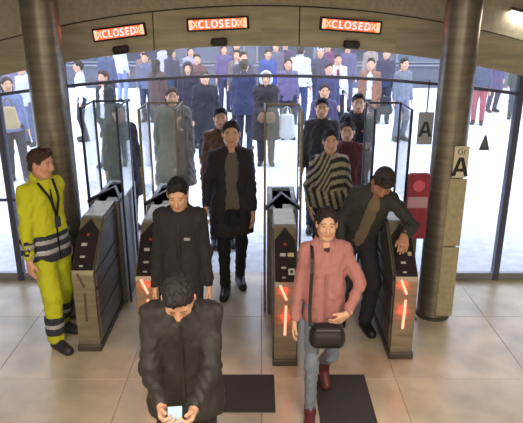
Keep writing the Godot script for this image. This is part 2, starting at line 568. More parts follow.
# w: width of the body, p: the pose, clothes and colours of one person (metres at a height of 1.72)
func person(label: String, at: Vector3, turn: float, p: Dictionary) -> Node3D:
	var root := thing("person", label, "person", at, turn, p.get("group", ""))
	var s: float = p.get("height", 1.72) / 1.72
	root.scale = Vector3(s * p.get("wide", 1.0), s, s)
	var near: bool = p.get("near", false)
	var cell: float = p.get("cell", 0.016 if near else 0.026)
	var suffix := "" if near else "_far"
	var hip_y: float = p.get("hip", 0.925)
	var hc := Vector3(p.get("hip_x", 0.0), hip_y, p.get("hip_z", 0.0))
	var U := Basis(Vector3.UP, p.get("twist", 0.0)) * Basis(Vector3.BACK, p.get("roll", 0.0)) * Basis(Vector3.RIGHT, p.get("lean", 0.0))
	var up := func(v: Vector3) -> Vector3: return hc + U * (v - Vector3(0, 0.925, 0))
	var HB := U * Basis(Vector3.UP, p.get("head_yaw", 0.0)) * Basis(Vector3.RIGHT, p.get("head_pitch", 0.0))
	var nb: Vector3 = up.call(Vector3(0, 1.46, -0.01))
	var head: Vector3 = nb + HB * Vector3(0, 0.142, 0.02)
	var sh := {}
	var el := {}
	var wr := {}
	var hp := {}
	var kn := {}
	var an := {}
	for q in [-1.0, 1.0]:
		var side := "r" if q < 0 else "l"
		sh[q] = up.call(Vector3(q * 0.155, 1.395, -0.005))
		var target: Vector3 = p.get("hand_" + side, up.call(Vector3(q * 0.225, 0.86, 0.05)))
		var r := ik(sh[q], target, 0.285, 0.26, p.get("elbow_" + side, Vector3(q * 0.35, -0.1, -1)))
		el[q] = r[0]; wr[q] = r[1]
		hp[q] = hc + Basis(Vector3.UP, p.get("twist", 0.0) * 0.5) * Vector3(q * 0.085, -0.02, 0)
		var foot: Vector3 = p.get("foot_" + side, Vector3(q * 0.1, 0, 0))
		r = ik(hp[q], foot + Vector3(0, 0.085, -0.02), 0.42, 0.415, Vector3(q * 0.12, 0, 1))
		kn[q] = r[0]; an[q] = r[1]
	var lo := Vector3(1e3, 1e3, 1e3)
	var hi := -lo
	for q in [-1.0, 1.0]:
		for j in [sh[q], el[q], wr[q], hp[q], kn[q], an[q]]:
			lo = lo.min(j); hi = hi.max(j)
	lo -= Vector3(0.2, 0.12, 0.24); hi += Vector3(0.2, 0.2, 0.24)
	# the body, one continuous skin
	var f := Field.new(lo, hi, cell)
	for q in [-1.0, 1.0]:
		f.cap(up.call(Vector3(q * 0.06, 1.33, 0)), up.call(Vector3(q * 0.052, 1.06, 0)), 0.082, 0.074, 0.04)
		f.cap(up.call(Vector3(q * 0.052, 1.06, 0)), hp[q], 0.074, 0.08, 0.04)
		f.cap(nb, sh[q], 0.05, 0.048, 0.04)
		f.cap(sh[q], el[q], 0.045, 0.036, 0.03)
		f.cap(el[q], wr[q], 0.036, 0.026, 0.02)
		f.cap(hp[q], kn[q], 0.075, 0.05, 0.03)
		f.cap(kn[q], an[q], 0.05, 0.036, 0.03)
		if not near: f.cap(wr[q], wr[q] + (wr[q] - el[q]).normalized() * 0.12, 0.03, 0.02, 0.02)
	f.cap(nb - U.y * 0.03, nb + HB * Vector3(0, 0.06, 0.0), 0.056, 0.05, 0.03)
	var body := f.net()
	body.add(T["head" + suffix], Transform3D(HB, head))
	if near:
		for q in [-1.0, 1.0]:
			var side := "r" if q < 0 else "l"
			var dir: Vector3 = p.get("point_" + side, (wr[q] - el[q]).normalized())
			dir = dir.normalized()
			var palm: Vector3 = p.get("palm_" + side, Vector3(-q, 0, 0.1))
			palm = (palm - dir * palm.dot(dir)).normalized()
			var thumb: Vector3 = (-dir).cross(palm) * q
			body.add(T["grip" if p.get("grip", false) else "hand"], Transform3D(Basis(thumb, -dir, palm), wr[q]), q < 0)
	obj("body", body, skin(p.get("skin", rgb(205, 160, 130))), root)
	# trousers
	var tr: Color = p.get("trousers", rgb(40, 42, 55))
	f = Field.new(lo, Vector3(hi.x, hip_y + 0.2, hi.z), cell)
	var tw: float = p.get("leg", 1.0)
	for q in [-1.0, 1.0]:
		f.cap(up.call(Vector3(q * 0.055, 1.04, 0)), hp[q], 0.09, 0.1, 0.04)
		f.cap(hp[q], kn[q], 0.096 * tw, 0.072 * tw, 0.025)
		f.cap(kn[q], an[q], 0.072 * tw, 0.062 * tw, 0.03)
	f.keep(Vector3(0, minf(an[-1.0].y, an[1.0].y) - 0.02, 0), Vector3.UP)
	if p.has("shins"):
		f.keep(Vector3(0, 0.06, 0), Vector3.UP)
	var trousers := obj("trousers", f.net().folds(0.006, 9.0, 21), cloth(tr), root)
	if p.has("shins"):
		for y in [[0.22, 0.26, "g"], [0.16, 0.22, "d"], [0.26, 0.31, "d"]]:
			for q in [-1.0, 1.0]:
				var b := f.copy()
				b.keep(Vector3(0, y[0], 0), Vector3.UP)
				b.keep(Vector3(0, y[1], 0), Vector3.DOWN)
				b.keep(Vector3(hc.x, 0, 0), Vector3(q, 0, 0))
				obj("reflective_band" if y[2] == "g" else "dark_band", b.net(0.009), p.shins[y[2]], trousers)
	# shoes
	for q in [-1.0, 1.0]:
		var side := "r" if q < 0 else "l"
		var o := inst("shoe", T["shoe"], mat(p.get("shoes", rgb(28, 26, 28)), 0.5), root)
		o.transform = Transform3D(Basis(Vector3.UP, p.get("toe_" + side, q * 0.15)) * Basis(Vector3.RIGHT, p.get("tip_" + side, 0.0)), an[q] - Vector3(0, 0.085, -0.02))
	# shirt under an open jacket
	if p.has("shirt"):
		f = Field.new(lo, hi, cell)
		for q in [-1.0, 1.0]:
			f.cap(up.call(Vector3(q * 0.06, 1.33, 0)), up.call(Vector3(q * 0.054, 1.0, 0)), 0.098, 0.094, 0.04)
			f.cap(nb - U.y * 0.03, sh[q], 0.058, 0.052, 0.03)
			f.cap(up.call(Vector3(q * 0.054, 1.0, 0)), up.call(Vector3(q * 0.058, 0.9, 0)), 0.1, 0.11, 0.03)
		f.keep(up.call(Vector3(0, 0.88, 0)), U.y)
		f.cap(nb + U.y * 0.02, nb + HB * Vector3(0, 0.07, 0.03), 0.064, 0.066, 0.03, 1.0, true)
		obj("shirt", f.net(), cloth(p.shirt), root)
	# jacket or top
	var hem: float = p.get("hem", 0.84)
	var fat: float = p.get("puff", 1.0)
	f = Field.new(lo, hi, p.get("jacket_cell", cell))
	for q in [-1.0, 1.0]:
		f.cap(up.call(Vector3(q * 0.066, 1.335, 0)), up.call(Vector3(q * 0.058, 1.08, 0.0)), 0.112 * fat, 0.106 * fat, 0.05)
		f.cap(up.call(Vector3(q * 0.058, 1.08, 0)), up.call(Vector3(q * 0.06, maxf(hem, 0.84), 0)), 0.106 * fat, 0.12 * fat, 0.05)
		if hem < 0.8:
			f.cap(hp[q], hp[q].lerp(kn[q], clampf((0.9 - hem) / 0.42, 0, 1.0)), 0.125 * fat, 0.13 * fat, 0.06)
			if hem < 0.5: f.cap(kn[q], kn[q].lerp(an[q], 0.5), 0.12 * fat, 0.12 * fat, 0.05)
		f.cap(nb - U.y * 0.025, sh[q], 0.066, 0.062 * fat, 0.04)
		f.cap(sh[q], el[q], 0.063 * fat, 0.052 * fat, 0.03)
		f.cap(el[q], el[q].lerp(wr[q], 0.9), 0.052 * fat, 0.043 * fat, 0.02)
	if p.get("collar", true):
		f.cap(nb - U.y * 0.02, nb + U.y * 0.035, 0.082, 0.078, 0.03)
	f.keep(Vector3(0, hem, 0) if hem < 0.8 else up.call(Vector3(0, hem, 0)), Vector3.UP if hem < 0.8 else U.y)
	f.cap(nb + U.y * 0.025, nb + HB * Vector3(0, 0.09, 0.03), 0.062, 0.068, 0.03, 1.0, true)
	if p.has("shirt"):
		var ow: float = p.get("open", 1.0)
		f.cap(up.call(Vector3(0, 1.46, 0.10)), up.call(Vector3(0, 1.34 if p.has("vneck") else 1.1, 0.12)), 0.055 * ow, (0.03 if p.has("vneck") else 0.05) * ow, 0.03, 1.0, true)
		if not p.has("vneck"): f.cap(up.call(Vector3(0, 1.1, 0.12)), up.call(Vector3(0, 0.8, 0.13)), 0.05 * ow, 0.07 * ow, 0.03, 1.0, true)
	var jm: StandardMaterial3D = cloth(p.get("jacket", rgb(45, 45, 52)))
	jm.roughness = p.get("rough", 0.85)
	if p.has("pattern"): jm.vertex_color_use_as_albedo = true
	var jacket := obj(p.get("top", "jacket"), f.net(0.0, p.get("pattern", null)).folds(0.009 if near else 0.012, 6.5, taken.get("person", 1)), jm, root)
	if p.has("bands"):
		for y in p.bands:
			var b := f.copy()
			b.keep(up.call(Vector3(0, y[0], 0)), U.y)
			b.keep(up.call(Vector3(0, y[1], 0)), -U.y)
			# only the trunk carries the bands
			for q in [-1.0, 1.0]: b.cap(el[q].lerp(wr[q], -0.2), wr[q], 0.064, 0.058, 0.02, 1.0, true)
			obj("reflective_band" if y[2] == "g" else "dark_band", b.net(0.011), p.shins[y[2]], jacket)
	if p.has("logo"):
		obj("logo", MB.new().box(up.call(Vector3(0.07, 1.27, 0.122 * fat)), Vector3(0.05, 0.022, 0.012), 0.003, U), mat(p.logo, 0.6), jacket)
	if p.get("zip", false):
		var z := MB.new()
		var pts := []
		var outs := []
		for i in 9:
			pts.append(up.call(Vector3(0, lerpf(1.28 if p.has("vneck") else 1.4, hem + 0.02, i / 8.0), lerpf(0.095, 0.125, minf(1.0, i / 3.0)) * fat)))
			outs.append(U.z)
		z.strap(pts, U.x * 0.007, 0.006, outs)
		obj("zip", z, mat(p.get("zip_colour", rgb(20, 20, 22)), 0.4), jacket)
	# hair and headwear
	var hair: String = p.get("hair", "short")
	var hm := mat(p.get("hair_colour", rgb(38, 30, 27)), 0.75, 0.0, "weave", 14.0)
	hm.uv1_world_triplanar = false
	if hair == "furhood":
		var h := inst("hood", T["hood"], cloth(p.get("jacket", rgb(30, 30, 36))), root)
		h.transform = Transform3D(HB, head)
		inst("fur_trim", T["fur"], cloth(p.get("hair_colour", rgb(215, 215, 220))), h)
	else:
		if hair in ["cap", "beanie", "hood"]:
			var under := inst("hair", T["short"], mat(rgb(36, 29, 26), 0.8), root)
			under.transform = Transform3D(HB, head)
		var called: String = hair if hair in ["cap", "beanie", "hood"] else "hair"
		var h := inst(called, T[hair], hm, root)
		h.transform = Transform3D(HB, head)
	return root

# ---------------------------------------------------------------- fare gates
var M := {}
func fare_gate(label: String, at: Vector3, lit: bool, post_mat: Material, stickers: Array) -> Node3D:
	var g := thing("fare_gate", label, "fare gate", at, 0.0, "row of fare gates")
	var prof := PackedVector2Array([Vector2(0, 0.0), Vector2(0, 0.70), Vector2(-0.012, 0.735), Vector2(-0.40, 1.05), Vector2(-0.44, 1.06), Vector2(-1.5, 1.06), Vector2(-1.56, 1.0), Vector2(-1.56, 0.0)])
	obj("body", MB.new().prism(prof, Vector3(0.088, 0, 0), Vector3.BACK, Vector3.UP, 0.176), M.steel, g)
	obj("plinth", MB.new().box(Vector3(0, 0.03, -0.78), Vector3(0.2, 0.06, 1.6), 0.006), M.steel_dark, g)
	# side panels with open slots between them
	for q in [-1.0, 1.0]:
		for r in [[0.09, 0.30], [0.325, 0.55], [0.575, 0.70]]:
			obj("side_panel", MB.new().box(Vector3(q * 0.094, (r[0] + r[1]) * 0.5, -0.42), Vector3(0.014, r[1] - r[0], 0.76), 0.003), M.panel, g)
		obj("side_panel", MB.new().prism(PackedVector2Array([Vector2(-0.06, 0.725), Vector2(-0.8, 0.725), Vector2(-0.8, 1.03), Vector2(-0.43, 1.03)]), Vector3(q * 0.094 + 0.007, 0, 0), Vector3.BACK, Vector3.UP, 0.014), M.panel, g)
	# the wider housing of the door drive, with the pointed rim on top
	obj("door_housing", MB.new().box(Vector3(0, 0.53, -1.2), Vector3(0.27, 1.06, 0.72), 0.008), M.panel, g)
	var rim := MB.new()
	for q in [-1.0, 1.0]:
		rim.prism(PackedVector2Array([Vector2(q * 0.15, 0.80), Vector2(q * 0.15, 0.87), Vector2(0, 1.3), Vector2(0, 1.22)]), Vector3(0, 1.055, 0), Vector3.RIGHT, Vector3.FORWARD, 0.03)
	obj("pointed_rim", rim, M.black, g)
	# slanted reader face, five-sided with its point at the top
	var sl := (Vector3(0, 1.05, -0.40) - Vector3(0, 0.735, -0.012)).normalized()
	var nn := Vector3.RIGHT.cross(sl)
	var o := Vector3(0, 0.735, -0.012)
	var rp := obj("reader_face", MB.new().prism(PackedVector2Array([Vector2(-0.083, 0.0), Vector2(0.083, 0.0), Vector2(0.083, 0.37), Vector2(0, 0.49), Vector2(-0.083, 0.37)]), o, Vector3.RIGHT, sl, 0.012), M.reader, g)
	for t in stickers:
		var c: Vector3 = o + Vector3.RIGHT * t[0] + sl * t[1] + nn * 0.0125
		var st := obj("sticker", MB.new().box(c, Vector3(t[2], t[3], 0.002), 0.0005, Basis(Vector3.RIGHT, sl, nn)), mat(t[4], 0.5), rp)
		if t.size() > 5:
			obj("pictogram", MB.new().box(c + nn * 0.0015, Vector3(t[2] * 0.45, t[3] * 0.5, 0.001), 0.0003, Basis(Vector3.RIGHT, sl, nn)), M.black, rp)
	obj("reader_light", MB.new().lathe([Vector2(0.0, 0.003), Vector2(0.012, 0.003), Vector2(0.014, 0.0)], Vector3.ZERO, 16), M.red_dim, rp).transform = Transform3D(Basis(Vector3.RIGHT, nn, -sl), o + sl * 0.33 + nn * 0.012)
	# the bent signal strip on the front: one slanted, one upright piece
	var b0 := Vector3(-0.045, 0.715, 0.004)
	var b1 := Vector3(0.006, 0.59, 0.004)
	var b2 := Vector3(0.002, 0.54, 0.004)
	var b3 := Vector3(-0.004, 0.28, 0.004)
	for e in [[b0, b1], [b2, b3]]:
		var d: Vector3 = (e[1] - e[0])
		var y := d.normalized()
		var bs := Basis(y.cross(Vector3.BACK), y, Vector3.BACK)
		obj("signal_strip", MB.new().box((e[0] + e[1]) * 0.5, Vector3(0.018, d.length(), 0.012), 0.003, bs), M.strip if lit else M.strip_off, g)
		if lit:
			var l := OmniLight3D.new()
			l.light_color = Color(1.0, 0.16, 0.06)
			l.light_energy = 0.012
			l.light_size = 0.03
			l.omni_range = 12.0
			l.omni_attenuation = 2.0
			l.shadow_enabled = true
			l.position = (e[0] + e[1]) * 0.5 + Vector3(0, 0, 0.05)
			g.add_child(l)
	# tall glass screens: posts, rails and panes on both sides, one pane across
	for q in [-1.0, 1.0]:
		for z in [-0.9, -1.34]:
			obj("post", MB.new().box(Vector3(q * 0.16, 0.96, z), Vector3(0.020, 1.92, 0.034), 0.004), post_mat, g)
		obj("rail", MB.new().box(Vector3(q * 0.16, 1.912, -1.12), Vector3(0.014, 0.016, 0.40), 0.003), post_mat, g)
		obj("pane", MB.new().box(Vector3(q * 0.16, 1.48, -1.12), Vector3(0.01, 0.81, 0.39), 0.002), M.gate_glass, g)
	obj("rail", MB.new().box(Vector3(0, 1.91, -1.34), Vector3(0.29, 0.02, 0.016), 0.003), post_mat, g)
	obj("pane", MB.new().box(Vector3(0, 1.48, -1.34), Vector3(0.285, 0.8, 0.01), 0.002), M.gate_glass, g)
	return g

func led_sign(label: String, at: Vector3, tilt: float, wide: float) -> void:
	var t := thing("led_sign", label, "sign", at, 0.0, "lane signs on the header")
	t.rotation.z = tilt
	t.scale = Vector3(wide, 1.0, 1.0)
	obj("housing", MB.new().box(Vector3(0, 0, 0.018), Vector3(0.54, 0.118, 0.036), 0.006), M.black, t)
	obj("display", MB.new().box(Vector3(0, 0, 0.038), Vector3(0.50, 0.085, 0.006), 0.001), M.led, t)
	lettering("CLOSED", 0.094, M.led_text, t, Vector3(0, 0, 0.043), true)
	for q in [-1.0, 1.0]:
		obj("lit_end", MB.new().box(Vector3(q * 0.235, 0, 0.042), Vector3(0.03, 0.085, 0.004), 0.0005), M.led_end, t)
		lettering("X", 0.085, M.led_end, t, Vector3(q * 0.195, 0, 0.043), true)
	var l := AreaLight3D.new()
	l.area_size = Vector2(0.5, 0.085)
	l.light_color = Color(1.0, 0.35, 0.18)
	l.light_energy = 0.02
	l.area_range = 12.0
	l.shadow_enabled = true
	l.position = Vector3(0, 0, 0.05)
	l.rotation.y = PI
	t.add_child(l)

func ceiling_light(label: String, at: Vector3, tilt: float, turn: float, len_: float, energy: float) -> void:
	var t := thing("ceiling_light", label, "light", at, 0.0, "linear ceiling lights")
	t.rotation = Vector3(0, turn, tilt)
	obj("housing", MB.new().box(Vector3(0, -0.012, 0), Vector3(len_ + 0.03, 0.024, 0.10), 0.004), M.steel_dark, t)
	obj("diffuser", MB.new().box(Vector3(0, -0.027, 0), Vector3(len_, 0.008, 0.075), 0.002), M.lamp, t)
	var l := AreaLight3D.new()
	l.area_size = Vector2(len_, 0.075)
	l.light_color = Color(1.0, 0.95, 0.89)
	l.light_energy = energy
	l.area_range = 20.0
	l.shadow_enabled = true
	l.position = Vector3(0, -0.036, 0)
	l.rotation.x = -PI / 2
	t.add_child(l)

func window(called: String, label: String, x0: float, x1: float, uprights: Array, bar: bool) -> void:
	var w := struct(called, label, "window")
	var xs := [x0] + uprights + [x1]
	for x in xs:
		obj("mullion", MB.new().box(Vector3(x, header_foot(x) * 0.5, -5.78), Vector3(0.06, header_foot(x) + 0.02, 0.09), 0.005), M.frame, w)
	for i in xs.size() - 1:
		var a: float = xs[i] + 0.03
		var b: float = xs[i + 1] - 0.03
		obj("bottom_rail", MB.new().box(Vector3((a + b) * 0.5, 0.04, -5.78), Vector3(b - a, 0.08, 0.06), 0.004), M.frame_light, w)
		obj("top_rail", arch_band(a, b, func(x): return transom_at(x) - 0.015, func(x): return transom_at(x) + 0.015, -5.80, 0.04), M.frame, w)
		obj("pane", arch_band(a, b, func(_x): return 0.08, func(x): return transom_at(x) - 0.015, -5.785, 0.01), M.door_glass, w)
		obj("upper_pane", arch_band(a, b, func(x): return transom_at(x) + 0.015, func(x): return header_foot(x) + 0.01, -5.785, 0.01), M.door_glass, w)
		if bar:
			obj("push_bar", MB.new().box(Vector3((a + b) * 0.5, 0.9, -5.745), Vector3(b - a, 0.03, 0.03), 0.006), M.frame, w)

func _ready() -> void:
	# ------------------------------------------------ camera, sky, exposure
	var cam := Camera3D.new()
	cam.fov = rad_to_deg(2.0 * atan(211.5 / 590.0))
	cam.position = Vector3(0, 2.72, 0)
	cam.rotation_degrees = Vector3(-18.7, 0, 0)
	cam.near = 0.02
	add_child(cam)
	cam.current = true
	var env := Environment.new()
	env.background_mode = Environment.BG_SKY
	var sm := ProceduralSkyMaterial.new()
	sm.sky_top_color = Color(0.86, 0.90, 1.0)
	sm.sky_horizon_color = Color(0.92, 0.95, 1.0)
	sm.ground_bottom_color = Color(0.3, 0.31, 0.33)
	sm.ground_horizon_color = Color(0.5, 0.52, 0.55)
	sm.sky_energy_multiplier = 1.9
	var sky := Sky.new()
	sky.sky_material = sm
	env.sky = sky
	env.ambient_light_source = Environment.AMBIENT_SOURCE_SKY
	env.tonemap_mode = Environment.TONE_MAPPER_LINEAR
	env.tonemap_exposure = 1.12
	env.sdfgi_enabled = true
	env.ssao_enabled = true
	env.ssil_enabled = true
	var we := WorldEnvironment.new()
	we.environment = env
	add_child(we)

	# ------------------------------------------------ materials
	tx["mottle"] = noise_tex(3, 0.012, 0.78, 1.0)
	tx["speck"] = noise_tex(9, 0.07, 0.86, 1.0)
	tx["weave"] = noise_tex(5, 0.16, 0.72, 1.0)
	tx["brush"] = noise_tex(7, 0.05, 0.80, 1.0, 256, 8)
	M.steel = mat(rgb(168, 160, 140), 0.38, 0.75, "brush", 1.5)
	M.steel_dark = mat(rgb(95, 90, 82), 0.5, 0.5, "brush", 1.5)
	M.column = mat(rgb(146, 140, 128), 0.34, 0.75, "brush", 1.2)
	M.panel = mat(rgb(128, 124, 122), 0.45, 0.55, "brush", 1.5)
	M.black = mat(rgb(24, 24, 27), 0.45)
	M.reader = mat(rgb(38, 33, 36), 0.16)
	M.bronze = mat(rgb(194, 188, 164), 0.5, 0.2, "brush", 0.8)
	M.bronze_post = mat(rgb(140, 130, 104), 0.38, 0.7, "brush", 1.5)
	M.dark_post = mat(rgb(58, 62, 72), 0.4, 0.5)
	M.frame = mat(rgb(86, 90, 110), 0.4, 0.4)
	M.frame_light = mat(rgb(150, 152, 160), 0.4, 0.5)
	M.ceiling = mat(rgb(196, 192, 174), 0.7, 0.0, "speck", 0.8)
	M.wall = mat(rgb(192, 187, 174), 0.8, 0.0, "speck", 0.6)
	M.gate_glass = glass(rgb(190, 215, 215), 0.16)
	M.door_glass = glass(rgb(225, 235, 245), 0.08)
	M.strip = glow(Color(1.0, 0.55, 0.46), 2.2)
	M.strip_off = mat(rgb(96, 74, 66), 0.3)
	M.red_dim = mat(rgb(170, 60, 60), 0.3)
	M.led = glow(Color(1.0, 0.42, 0.24), 1.0)
	M.led_text = glow(Color(1.0, 0.78, 0.80), 1.2)
	M.led_end = glow(Color(1.0, 0.72, 0.6), 1.1)
	M.lamp = glow(Color(1.0, 0.95, 0.86), 1.5)

	# ------------------------------------------------ lamps of the hall
	ceiling_light("linear light on the fascia over the right glass bay", Vector3(2.78, vault(2.78) + 0.24, -5.718), -0.24, 0.0, 1.0, 1.5)
	for e in [[-1.25, -1.1], [1.25, -1.1], [-1.25, 1.4], [1.25, 1.4]]:
		ceiling_light(["front left", "front right", "rear left", "rear right"][[[-1.25, -1.1], [1.25, -1.1], [-1.25, 1.4], [1.25, 1.4]].find(e)] + " linear light under the hall ceiling", Vector3(e[0], 2.998, e[1]), 0.0, 0.0, 1.5, 8.0)

	# ------------------------------------------------ floor, walls, ceiling
	var floor_ := struct("floor", "beige polished stone floor of the gate hall", "floor")
	obj("bed", MB.new().box(Vector3(0, -0.06, -1.45), Vector3(8.4, 0.08, 9.0), 0.002), mat(rgb(140, 128, 110), 0.9), floor_)
	var tiles := []
	for c in [rgb(204, 190, 165), rgb(201, 188, 163), rgb(207, 192, 168)]:
		tiles.append(mat(c, 0.3, 0.0, "mottle", 0.55))
	var rnd := RandomNumberGenerator.new()
	rnd.seed = 11
	var tile := MB.new().box(Vector3(0, -0.01, 0), Vector3(1.0485, 0.02, 0.9985), 0.003).mesh()
	for i in 8:
		for j in 9:
			var o := inst("tile", tile, tiles[rnd.randi() % 3], floor_)
			o.position = Vector3(-3.675 + i * 1.05, 0, -5.45 + j * 1.0)
	var ground := struct("ground", "bright pale paving of the open square outside", "ground")
	obj("paving", MB.new().box(Vector3(0, -0.06, -36), Vector3(90, 0.1, 60.1), 0.002), mat(rgb(222, 226, 232), 0.8, 0.0, "speck", 0.3), ground)
	var ceil_ := struct("ceiling", "olive beige flat ceiling of the hall", "ceiling")
	obj("slab", MB.new().box(Vector3(0, 3.1, -1.36), Vector3(8.7, 0.2, 9.16), 0.004), M.ceiling, ceil_)
	for e in [["wall_left", -4.275], ["wall_right", 4.275]]:
		obj("plaster", MB.new().box(Vector3(e[1], 1.5, -1.4), Vector3(0.15, 3.0, 9.1), 0.002), M.wall, struct(e[0], "plain beige side wall of the hall", "wall"))
	obj("plaster", MB.new().box(Vector3(0, 1.5, 3.12), Vector3(8.4, 3.0, 0.15), 0.002), M.wall, struct("wall_back", "plain beige wall behind the camera", "wall"))
	obj("slab", MB.new().box(Vector3(0, 3.15, -6.75), Vector3(14.0, 0.2, 1.6), 0.01), M.wall, struct("roof_canopy", "canopy roof over the entrance outside", "roof"))
	var front := struct("wall_front", "bronze metal header over the gate lanes", "wall")
	obj("backing", arch_band(-4.2, 4.2, func(x): return header_foot(x) + 0.01, func(_x): return 3.0, -5.9, 0.12, 40), M.steel_dark, front)
	obj("fascia", arch_band(-4.2, 4.2, vault, func(_x): return 3.0, -5.79, 0.07, 40), M.ceiling, front)
	var joints := [-4.2, -3.0, -2.0, -1.0, 0.35, 1.72, 3.0, 4.2]
	for i in 7:
		obj("panel", arch_band(joints[i] + 0.005, joints[i + 1] - 0.005, header_foot, func(x): return vault(x) - 0.012, -5.78, 0.08), M.bronze, front)
	var bar := struct("trim_1", "thin metal transom bar across the open lanes", "trim")
	obj("bar", arch_band(-1.88, 1.72, func(x): return transom_at(x) - 0.014, func(x): return transom_at(x) + 0.014, -5.8, 0.04, 24), M.frame, bar)
	obj("upper_pane", arch_band(-1.88, 1.72, func(x): return transom_at(x) + 0.014, func(x): return header_foot(x) + 0.01, -5.785, 0.01, 24), M.door_glass, bar)
	window("window_1", "glazed door bay behind the left column", -4.17, -1.91, [-2.57], true)
	window("window_2", "glazed door bay right of the right column", 1.75, 4.17, [2.5], false)

	# columns
	for e in [["round steel column behind the guard in yellow", -1.80, -5.05, 0.15], ["round steel column carrying the lane sign with the letter A", 1.62, -5.0, 0.145]]:
		var t := thing("column", e[0], "column", Vector3(e[1], 0, e[2]), 0.0, "round columns")
		var r: float = e[3]
		var top := 3.0
		obj("shaft", MB.new().lathe([Vector2(r, 0.03), Vector2(r, top)], Vector3.ZERO, 56), M.column, t)
		obj("base_ring", MB.new().lathe([Vector2(0, 0.0), Vector2(r + 0.008, 0.0), Vector2(r + 0.008, 0.03), Vector2(r, 0.034)], Vector3.ZERO, 56), M.steel_dark, t)
		if e[1] > 0.0:
			for y in [[0.06, 0.74], [0.755, 1.37]]:
				obj("cladding", MB.new().box(Vector3(0.06, (y[0] + y[1]) * 0.5, r - 0.005), Vector3(0.15, y[1] - y[0], 0.02), 0.004), mat(rgb(176, 166, 132), 0.5, 0.1, "speck", 1.0), t)
	var sg := thing("lane_sign", "white sign plate with a black letter A on the right column", "sign", Vector3(1.68, 1.40, -4.845))
	obj("plate", MB.new().box(Vector3(0, 0.12, 0), Vector3(0.125, 0.27, 0.012), 0.003), mat(rgb(205, 200, 176), 0.5), sg)
	lettering("A", 0.22, M.black, sg, Vector3(0.0, 0.075, 0.0075))
	lettering("Gr", 0.07, M.black, sg, Vector3(0.0, 0.21, 0.0075), false)
	var sg2 := thing("lane_sign", "grey sign with a letter A hanging left of the right column", "sign", Vector3(1.60, 1.48, -5.72))
	obj("plate", MB.new().box(Vector3(0, 0.16, 0), Vector3(0.15, 0.32, 0.012), 0.003), mat(rgb(196, 200, 212), 0.5), sg2)
	obj("hanger", MB.new().box(Vector3(0, 0.47, 0), Vector3(0.012, 0.32, 0.012), 0.002), M.frame, sg2)
	lettering("A", 0.2, mat(rgb(70, 74, 88), 0.5), sg2, Vector3(0, 0.15, 0.0075))
	var tri := thing("warning_sticker", "dark triangle sticker on the glass right of the column", "sticker", Vector3(2.22, 1.41, -5.774))
	obj("triangle", MB.new().prism(PackedVector2Array([Vector2(-0.055, 0), Vector2(0.055, 0), Vector2(0.008, 0.155), Vector2(-0.008, 0.155)]), Vector3.ZERO, Vector3.RIGHT, Vector3.UP, 0.002), mat(rgb(92, 94, 104), 0.5), tri)
	obj("mark", MB.new().box(Vector3(0, 0.06, 0.003), Vector3(0.012, 0.06, 0.002), 0.0005), mat(rgb(150, 150, 158), 0.5), tri)
	# signs and sensors on the header
	for e in [[-1.31, 2.54, 0.125, "red lit CLOSED sign over the left lane"], [-0.40, 2.615, 0.045, "red lit CLOSED sign over the middle lane"], [0.82, 2.60, -0.075, "red lit CLOSED sign over the right lane"]]:
		led_sign(e[3], Vector3(e[0], e[1], -5.70), e[2], 0.92 if e[0] < -1.0 else 1.06)
		var sn := thing("door_sensor", "small dark sensor under the " + e[3].substr(e[3].find("CLOSED")), "sensor", Vector3(e[0] + 0.01, header_foot(e[0]) - 0.001, -5.70), 0.0, "sensors under the header")
		sn.rotation.z = e[2]
		obj("housing", MB.new().box(Vector3(0, 0.045, 0.035), Vector3(0.15, 0.07, 0.06), 0.014), M.black, sn)
		obj("lens", MB.new().box(Vector3(0, 0.022, 0.066), Vector3(0.09, 0.022, 0.012), 0.005), M.reader, sn)

	# ------------------------------------------------ dark floor mats
	for e in [["dark grey floor mat in front of the middle gate, beside the man with the phone", -0.13, -3.77, 0.46, 0.46], ["dark grey floor mat under the woman in pink", 0.61, -3.35, 0.40, 1.3]]:
		var t := thing("floor_mat", e[0], "mat", Vector3(e[1], 0, e[2]), 0.0, "dark floor mats")
		obj("pile", MB.new().box(Vector3(0, 0.005, 0), Vector3(e[3], 0.01, e[4]), 0.003), mat(rgb(62, 60, 62), 0.9, 0.0, "weave", 6.0), t)

	# ------------------------------------------------ fare gates
	var st := [[-0.02, 0.235, 0.045, 0.028, rgb(190, 188, 185)], [-0.015, 0.12, 0.04, 0.018, rgb(185, 182, 180)], [-0.015, 0.035, 0.03, 0.014, rgb(190, 180, 175)]]
	fare_gate("fare gate with unlit signal strip beside the guard in yellow", Vector3(-1.45, 0, -4.36), false, M.dark_post, st)
	fare_gate("fare gate with red signal strip, half hidden by the men in dark jackets", Vector3(-0.91, 0, -4.25), true, M.bronze_post, st)
	fare_gate("fare gate with red signal strip standing alone in the middle", Vector3(0.19, 0, -4.14), true, M.bronze_post, st + [[0.042, 0.235, 0.05, 0.034, rgb(196, 190, 140)], [0.045, 0.085, 0.05, 0.055, rgb(215, 214, 214), 1]])
	fare_gate("fare gate with red signal strip beside the right column", Vector3(1.15, 0, -4.24), true, M.dark_post, st + [[0.045, 0.2, 0.03, 0.035, rgb(176, 180, 150)]])
	# red padded panel behind the right gate
	var pad := thing("barrier_panel", "red rounded panel with a pale middle band behind the right gate", "panel", Vector3(1.32, 0, -4.95))
	var ol := PackedVector2Array()
	for e in [[0.07, 1.36, 0.0], [-0.07, 1.36, PI / 2]]:
		for i in 7:
			var a: float = e[2] + i * PI / 12
			ol.append(Vector2(e[0] + cos(a) * 0.025, e[1] + sin(a) * 0.04))
	ol.append(Vector2(-0.095, 0.8)); ol.append(Vector2(0.095, 0.8))
	pad.position.x = 1.365
	obj("panel", MB.new().prism(ol, Vector3.ZERO, Vector3.RIGHT, Vector3.UP, 0.035), mat(rgb(150, 40, 66), 0.4, 0.0, "mottle", 3.0), pad)
